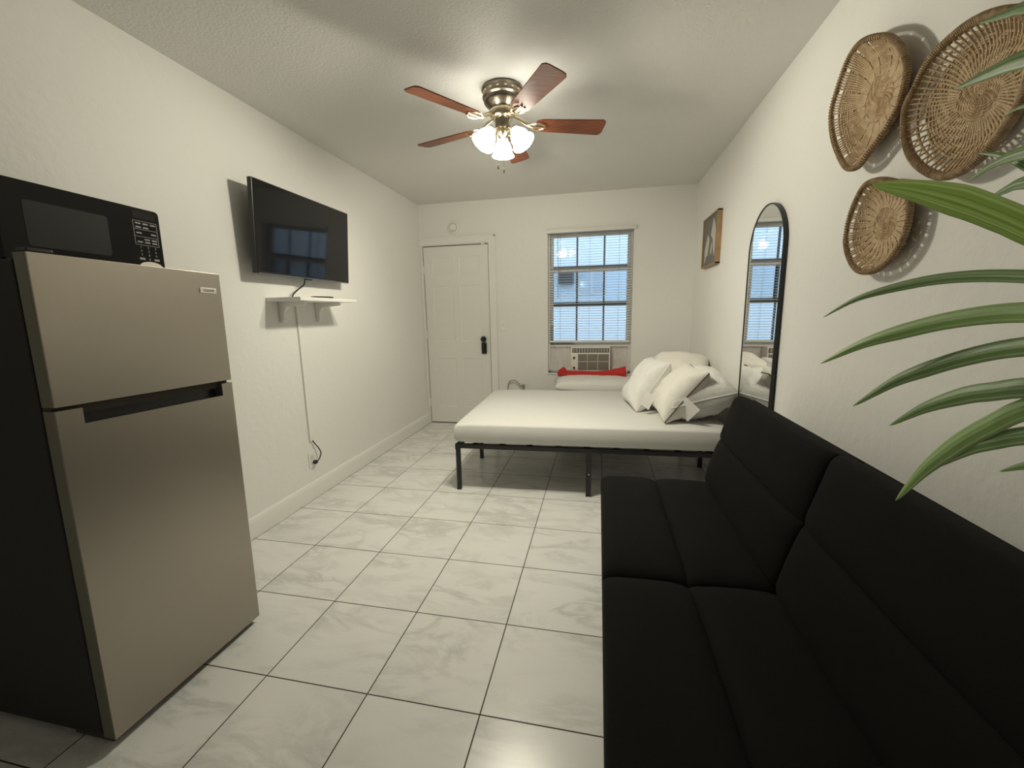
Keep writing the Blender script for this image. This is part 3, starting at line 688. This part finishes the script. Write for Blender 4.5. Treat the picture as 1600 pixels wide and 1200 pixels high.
# ---------------------------------------------------------------- futon sofa
sf = thing('futon_sofa', 'black fabric futon sofa with tufted seat and reclined split back', 'sofa', (0, 0, 0))
SY0, SYM, SY1 = .425, 1.350, 2.256
def seatfn(z0):                                   # flatten the underside
    return lambda c: (c.x, c.y, c.z if c.z > 0 else c.z*.9)
for ya, yb in ((SY0, SYM), (SYM, SY1)):
    for xa, xb in ((2.008, 2.292), (2.284, 2.575)):
        MB().puff(xb-xa+.006, yb-ya+.006, .175, p=12, pt=4.6, n=26, wr=.003, seed=xa*3+ya, M=T((xa+xb)/2, (ya+yb)/2, .318)).build('seat_cushion', M['sofa'], sf, ang=80)
bx0, bz0, bx1, bz1 = 2.530, .385, 2.655, .845
bd_ = Vector((bx1-bx0, 0, bz1-bz0)); bl_ = bd_.length; bd_.normalize(); bn = Vector((-bd_.z, 0, bd_.x))
for ya, yb in ((SY0, SYM), (SYM, SY1)):
    for s0, s1 in ((0, .52), (.50, 1.0)):
        c = Vector((bx0, (ya+yb)/2, bz0)) + bd_*bl_*(s0+s1)/2 - bn*.055
        MB().puff(bl_*(s1-s0)+.01, yb-ya+.006, .145, p=13, pt=4.6, n=26, wr=.003, seed=s0*7+ya+1, M=basis(bd_, (0, 1, 0), bn*-1 if False else Vector((bd_.z, 0, -bd_.x))*-1, c)).build('back_cushion', M['sofa'], sf, ang=80)
    c = Vector((bx0, (ya+yb)/2, bz0)) + bd_*bl_*.5 - bn*.105
    MB().puff(bl_+.006, yb-ya, .035, p=9, n=16, M=basis(bd_, (0, 1, 0), bn, c)).build('back_panel', M['sofa'], sf, ang=80)
MB().box((2.03, SY0+.02, .205), (2.60, SY1-.02, .255), .012).build('seat_frame', M['sofa'], sf)
for y in (SY0+.14, SY1-.14):
    for x in (2.07, 2.56):
        MB().tube([(x, y, .21), (x+(-.015 if x < 2.3 else .05), y, .004)], [.022, .016], 12).build('leg', M['chrome'], sf)

# ---------------------------------------------------------------- potted palm beside the sofa
pl = thing('potted_palm', 'leafy green palm beside the near end of the sofa with long striped leaflets', 'plant', (2.60, .13, 0))
MB().lathe([(0, 0), (.085, 0), (.095, .01), (.125, .27), (.130, .285), (.122, .285), (.112, .26), (0, .255)], 40).build('pot', M['pot'], pl)
MB().lathe([(0, .268), (.06, .266), (.113, .258)], 28, cap=False).build('soil', M['soil'], pl)
LV = [
  (0.020, [(2.384, 0.87, 1.256), (2.412, 0.827, 1.288), (2.445, 0.762, 1.307), (2.466, 0.7, 1.312), (2.479, 0.626, 1.306), (2.48, 0.546, 1.291), (2.468, 0.473, 1.273)]),
  (0.032, [(2.379, 0.851, 1.173), (2.414, 0.798, 1.215), (2.449, 0.73, 1.245), (2.468, 0.673, 1.259), (2.479, 0.618, 1.264), (2.482, 0.542, 1.261), (2.473, 0.468, 1.246)]),
  (0.031, [(2.416, 0.81, 1.103), (2.441, 0.764, 1.154), (2.462, 0.715, 1.187), (2.477, 0.665, 1.21), (2.485, 0.618, 1.223), (2.488, 0.543, 1.232), (2.477, 0.464, 1.224)]),
  (0.034, [(2.48, 0.819, 1.068), (2.494, 0.775, 1.11), (2.506, 0.725, 1.141), (2.512, 0.684, 1.156), (2.515, 0.644, 1.168), (2.509, 0.556, 1.18), (2.483, 0.457, 1.181)]),
  (0.037, [(2.487, 0.791, 0.942), (2.496, 0.759, 1.01), (2.505, 0.72, 1.067), (2.511, 0.682, 1.107), (2.513, 0.638, 1.142), (2.508, 0.555, 1.18), (2.485, 0.455, 1.176)]),
  (0.030, [(2.497, 0.76, 1.006), (2.51, 0.704, 1.067), (2.515, 0.666, 1.092), (2.517, 0.636, 1.107), (2.512, 0.552, 1.139), (2.487, 0.452, 1.149)]),
  (0.024, [(2.587, 0.743, 1.02), (2.583, 0.705, 1.044), (2.567, 0.628, 1.082), (2.528, 0.521, 1.118), (2.491, 0.448, 1.128)]),
  (0.038, [(2.268, 0.549, 1.404), (2.303, 0.539, 1.392), (2.337, 0.528, 1.375), (2.364, 0.518, 1.357), (2.381, 0.511, 1.344), (2.42, 0.495, 1.315), (2.466, 0.475, 1.284)]),
  (0.030, [(2.476, 0.774, 1.579), (2.478, 0.728, 1.576), (2.476, 0.672, 1.566), (2.464, 0.583, 1.529), (2.441, 0.5, 1.474)]),
  (0.019, [(2.51, 0.8, 1.673), (2.503, 0.743, 1.653), (2.498, 0.713, 1.642), (2.47, 0.607, 1.589), (2.431, 0.508, 1.524)]),
  (0.025, [(2.51, 0.776, 1.452), (2.508, 0.737, 1.464), (2.503, 0.686, 1.464), (2.484, 0.59, 1.445), (2.45, 0.491, 1.401)]),
  (0.028, [(2.516, 0.747, 1.419), (2.514, 0.719, 1.426), (2.511, 0.689, 1.428), (2.492, 0.593, 1.411), (2.456, 0.485, 1.36)]),
  (0.016, [(2.527, 0.788, 1.494), (2.526, 0.749, 1.478), (2.524, 0.71, 1.454), (2.506, 0.604, 1.386), (2.463, 0.478, 1.311)]),
  (0.012, [(2.53, 0.762, 1.531), (2.523, 0.723, 1.53), (2.492, 0.608, 1.493), (2.445, 0.495, 1.436)]),
]
PO = Vector((2.60, .13, 0))
def leaflet(path, w, name, mt, parent, view=Vector((.945, .17, -.28))):
    P = smooth([Vector(p)-PO for p in path], 5); N = len(P)
    me = bmesh.new(); rows = []; lay = me.verts.layers.float.new('across')
    tot = sum((P[i+1]-P[i]).length for i in range(N-1)); acc = 0
    for i, p in enumerate(P):
        if i: acc += (P[i]-P[i-1]).length
        t = acc/tot
        ww_ = .82*w*min(1, (t/.30)**.62 if t > 0 else 0)*(1-.35*max(0, (t-.55)/.45)**1.5); ww_ = max(ww_, .0006)
        tg = (P[min(i+1, N-1)]-P[max(i-1, 0)]).normalized()
        side = tg.cross(view).normalized()
        nrm = side.cross(tg).normalized()
        row = []
        for k in range(9):
            u = -1+k/4
            v = me.verts.new(p+side*(u*ww_/2)+nrm*(abs(u)**1.0*ww_*.16)); v[lay] = u*.5+.5+random.random()*.0
            row.append(v)
        rows.append(row)
    for A, B in zip(rows, rows[1:]):
        for k in range(8): me.faces.new((A[k], A[k+1], B[k+1], B[k]))
    m = bpy.data.meshes.new(name); me.to_mesh(m); me.free(); m.materials.append(mt)
    m.polygons.foreach_set('use_smooth', [True]*len(m.polygons))
    o = bpy.data.objects.new(name, m); C.objects.link(o); o.parent = parent
    sm = o.modifiers.new('thickness', 'SOLIDIFY'); sm.thickness = .0007
    return o
fd = bpy.data.objects.new('frond', None); C.objects.link(fd); fd.parent = pl
ra = smooth([(2.590, .16, .25), (2.575, .24, .60), (2.530, .385, .95), (2.492, .446, 1.13), (2.474, .465, 1.23), (2.466, .475, 1.29), (2.452, .486, 1.40), (2.440, .497, 1.48), (2.430, .507, 1.535)], 6)
MB().tube([Vector(p)-PO for p in ra], [.011-.008*i/(len(ra)-1) for i in range(len(ra))], 8).build('rachis', M['stem'], fd)
for i, (w, path) in enumerate(LV):
    leaflet(path, w, 'leaflet', M['leaf_backlit'] if i == 7 else M['leaf_m'] if i in (1, 4) else M['leaf'], fd, *([Vector((.35, -.90, -.2))] if i == 7 else []))
for az, ln in ((200, .95), (300, .85), (250, 1.1)):        # fronds that lean away, out of frame
    f2 = bpy.data.objects.new('frond', None); C.objects.link(f2); f2.parent = pl
    d = Vector((math.cos(math.radians(az)), math.sin(math.radians(az)), 0))
    if d.x < -.5: d = Vector((-.25, -.9, 0))
    bs = Vector((2.60, .13, .25))
    rp = [bs+d*(.10*t+.22*t*t)*ln+Vector((0, 0, 1.05*t-.25*t*t))*ln for t in [k/12 for k in range(13)]]
    MB().tube([p-PO for p in rp], [.008-.005*k/12 for k in range(13)], 8).build('rachis', M['stem'], f2)
    sd_ = d.cross(Vector((0, 0, 1)))
    for k in range(5, 13):
        for s in (-1, 1):
            q = rp[k]; e = (d*.45+sd_*s*.5+Vector((0, 0, .35)))*.26
            pts = [q+e*1.25+Vector((0, 0, -.16)), q+e*1.0+Vector((0, 0, -.05)), q+e*.6+Vector((0, 0, .01)), q]
            if max(p.x for p in pts) < W-.02: leaflet([tuple(p) for p in pts], .026, 'leaflet', M['leaf'], f2)

# ---------------------------------------------------------------- ceiling fan with three lit shades
cf = thing('ceiling_fan', 'five blade cherry wood ceiling fan with antique metal housing and lit shades', 'ceiling fan', (1.446, 2.432, H))
MB().lathe([(0, 0), (.108, 0), (.112, -.005), (.112, -.012), (.105, -.018), (.103, -.036), (.108, -.041), (.108, -.047), (.097, -.054), (.095, -.064), (.100, -.069), (.095, -.077), (.076, -.092), (.067, -.102), (0, -.102)], 56).build('motor_housing', M['nickel'], cf)
b = MB()
for k in range(16):
    b.box((-.008, -.002, -.033), (.008, .002, -.023), .0015, M=RZ(22.5*k+90) @ Matrix.Translation((0, -.1045, 0)))
b.build('vent_slots', M['brass'], cf)
MB().lathe([(0, -.100), (.063, -.100), (.070, -.112), (.070, -.132), (.059, -.148), (.044, -.154), (0, -.154)], 48).build('hub_bell', M['brass'], cf)
MB().lathe([(0, -.150), (.040, -.150), (.042, -.156), (.040, -.188), (.036, -.198), (0, -.198)], 36).build('switch_housing', M['nickel'], cf)
MB().lathe([(0, -.196), (.028, -.196), (.032, -.206), (.026, -.232), (.014, -.248), (.006, -.258), (0, -.26)], 32).build('light_fitter', M['brass'], cf)
for k in range(5):
    a = 18.5+72*k
    Mb = RZ(a)
    b = MB()
    b.tube(smooth([(.055, 0, -.136), (.095, 0, -.150), (.135, 0, -.172), (.170, .0, -.183)], 5), [.010]*16, 8, M=Mb, flat=.6)
    for s in (-1, 1):
        b.tube(smooth([(.140, 0, -.174), (.170, s*.028, -.182), (.205, s*.034, -.1845), (.233, s*.018, -.1845)], 5), .006, 8, M=Mb)
    b.tube([(.165, 0, -.1835), (.240, 0, -.1845)], .006, 8, M=Mb)
    b.build('blade_iron', M['brass'], cf)
    w0, w1, L0, L1 = .050, .064, .185, .575
    poly = [(L0, -w0*.8), (L0+.03, -w0), (L1-.02, -w1), (L1-.004, -w1+.012), (L1, -w1+.03), (L1, w1-.03), (L1-.004, w1-.012), (L1-.02, w1), (L0+.03, w0), (L0, w0*.8)]
    MB().prism(poly, -.003, .003, M=Mb @ T(0, 0, -.176) @ RX(-12), bev=.0012).build('fan_blade', M['blade'], cf)
SA = (103, -17, 223)
for a in SA:
    arm = MB().tube(smooth([(.018, 0, -.222), (.046, 0, -.208), (.066, 0, -.214), (.074, 0, -.226)], 5), .007, 8, M=RZ(a)).build('lamp_arm', M['brass'], cf)
    Ms = RZ(a) @ T(.072, 0, -.220) @ RY(-36) @ Matrix.Scale(.93, 4)
    sh_ = MB().lathe([(.020, .004), (.026, .0), (.030, -.012), (.044, -.030), (.054, -.052), (.056, -.070), (.060, -.086), (.071, -.100), (.069, -.1015), (.057, -.087), (.053, -.070), (.051, -.052), (.041, -.031), (.027, -.013), (.018, 0)], 40, M=Ms, cap=False)
    sh_.build('lamp_shade', M['shade'], cf)
    MB().lathe([(0, .012), (.022, .012), (.024, .004), (.024, -.006), (0, -.006)], 28, M=Ms).build('lamp_holder', M['brass'], cf)
    MB().lathe([(0, -.006), (.012, -.010), (.014, -.030), (.024, -.052), (.025, -.064), (.016, -.080), (0, -.086)], 24, M=Ms).build('bulb', M['bulb'], cf)
    ld = bpy.data.lights.new('lamp_light', 'SPOT'); ld.energy = LAMP_W*2.2; ld.color = LAMP_COL; ld.shadow_soft_size = .045; ld.spot_size = math.radians(176); ld.spot_blend = .5
    lo = bpy.data.objects.new('lamp_light', ld); C.objects.link(lo); lo.parent = cf
    lo.matrix_local = Ms @ T(0, 0, -.108)
for x, y, z in ((-.024, -.030, -.400), (.010, -.036, -.424)):
    ch = MB().tube([(x*.8, y, -.185), (x, y-.004, -.28), (x, y, z)], .0016, 5).build('pull_chain', M['brass'], cf)
    MB().lathe([(0, .012), (.004, .010), (.006, -.004), (.004, -.014), (0, -.016)], 14, M=T(x, y, z)).build('chain_pull', M['nickel'], ch)
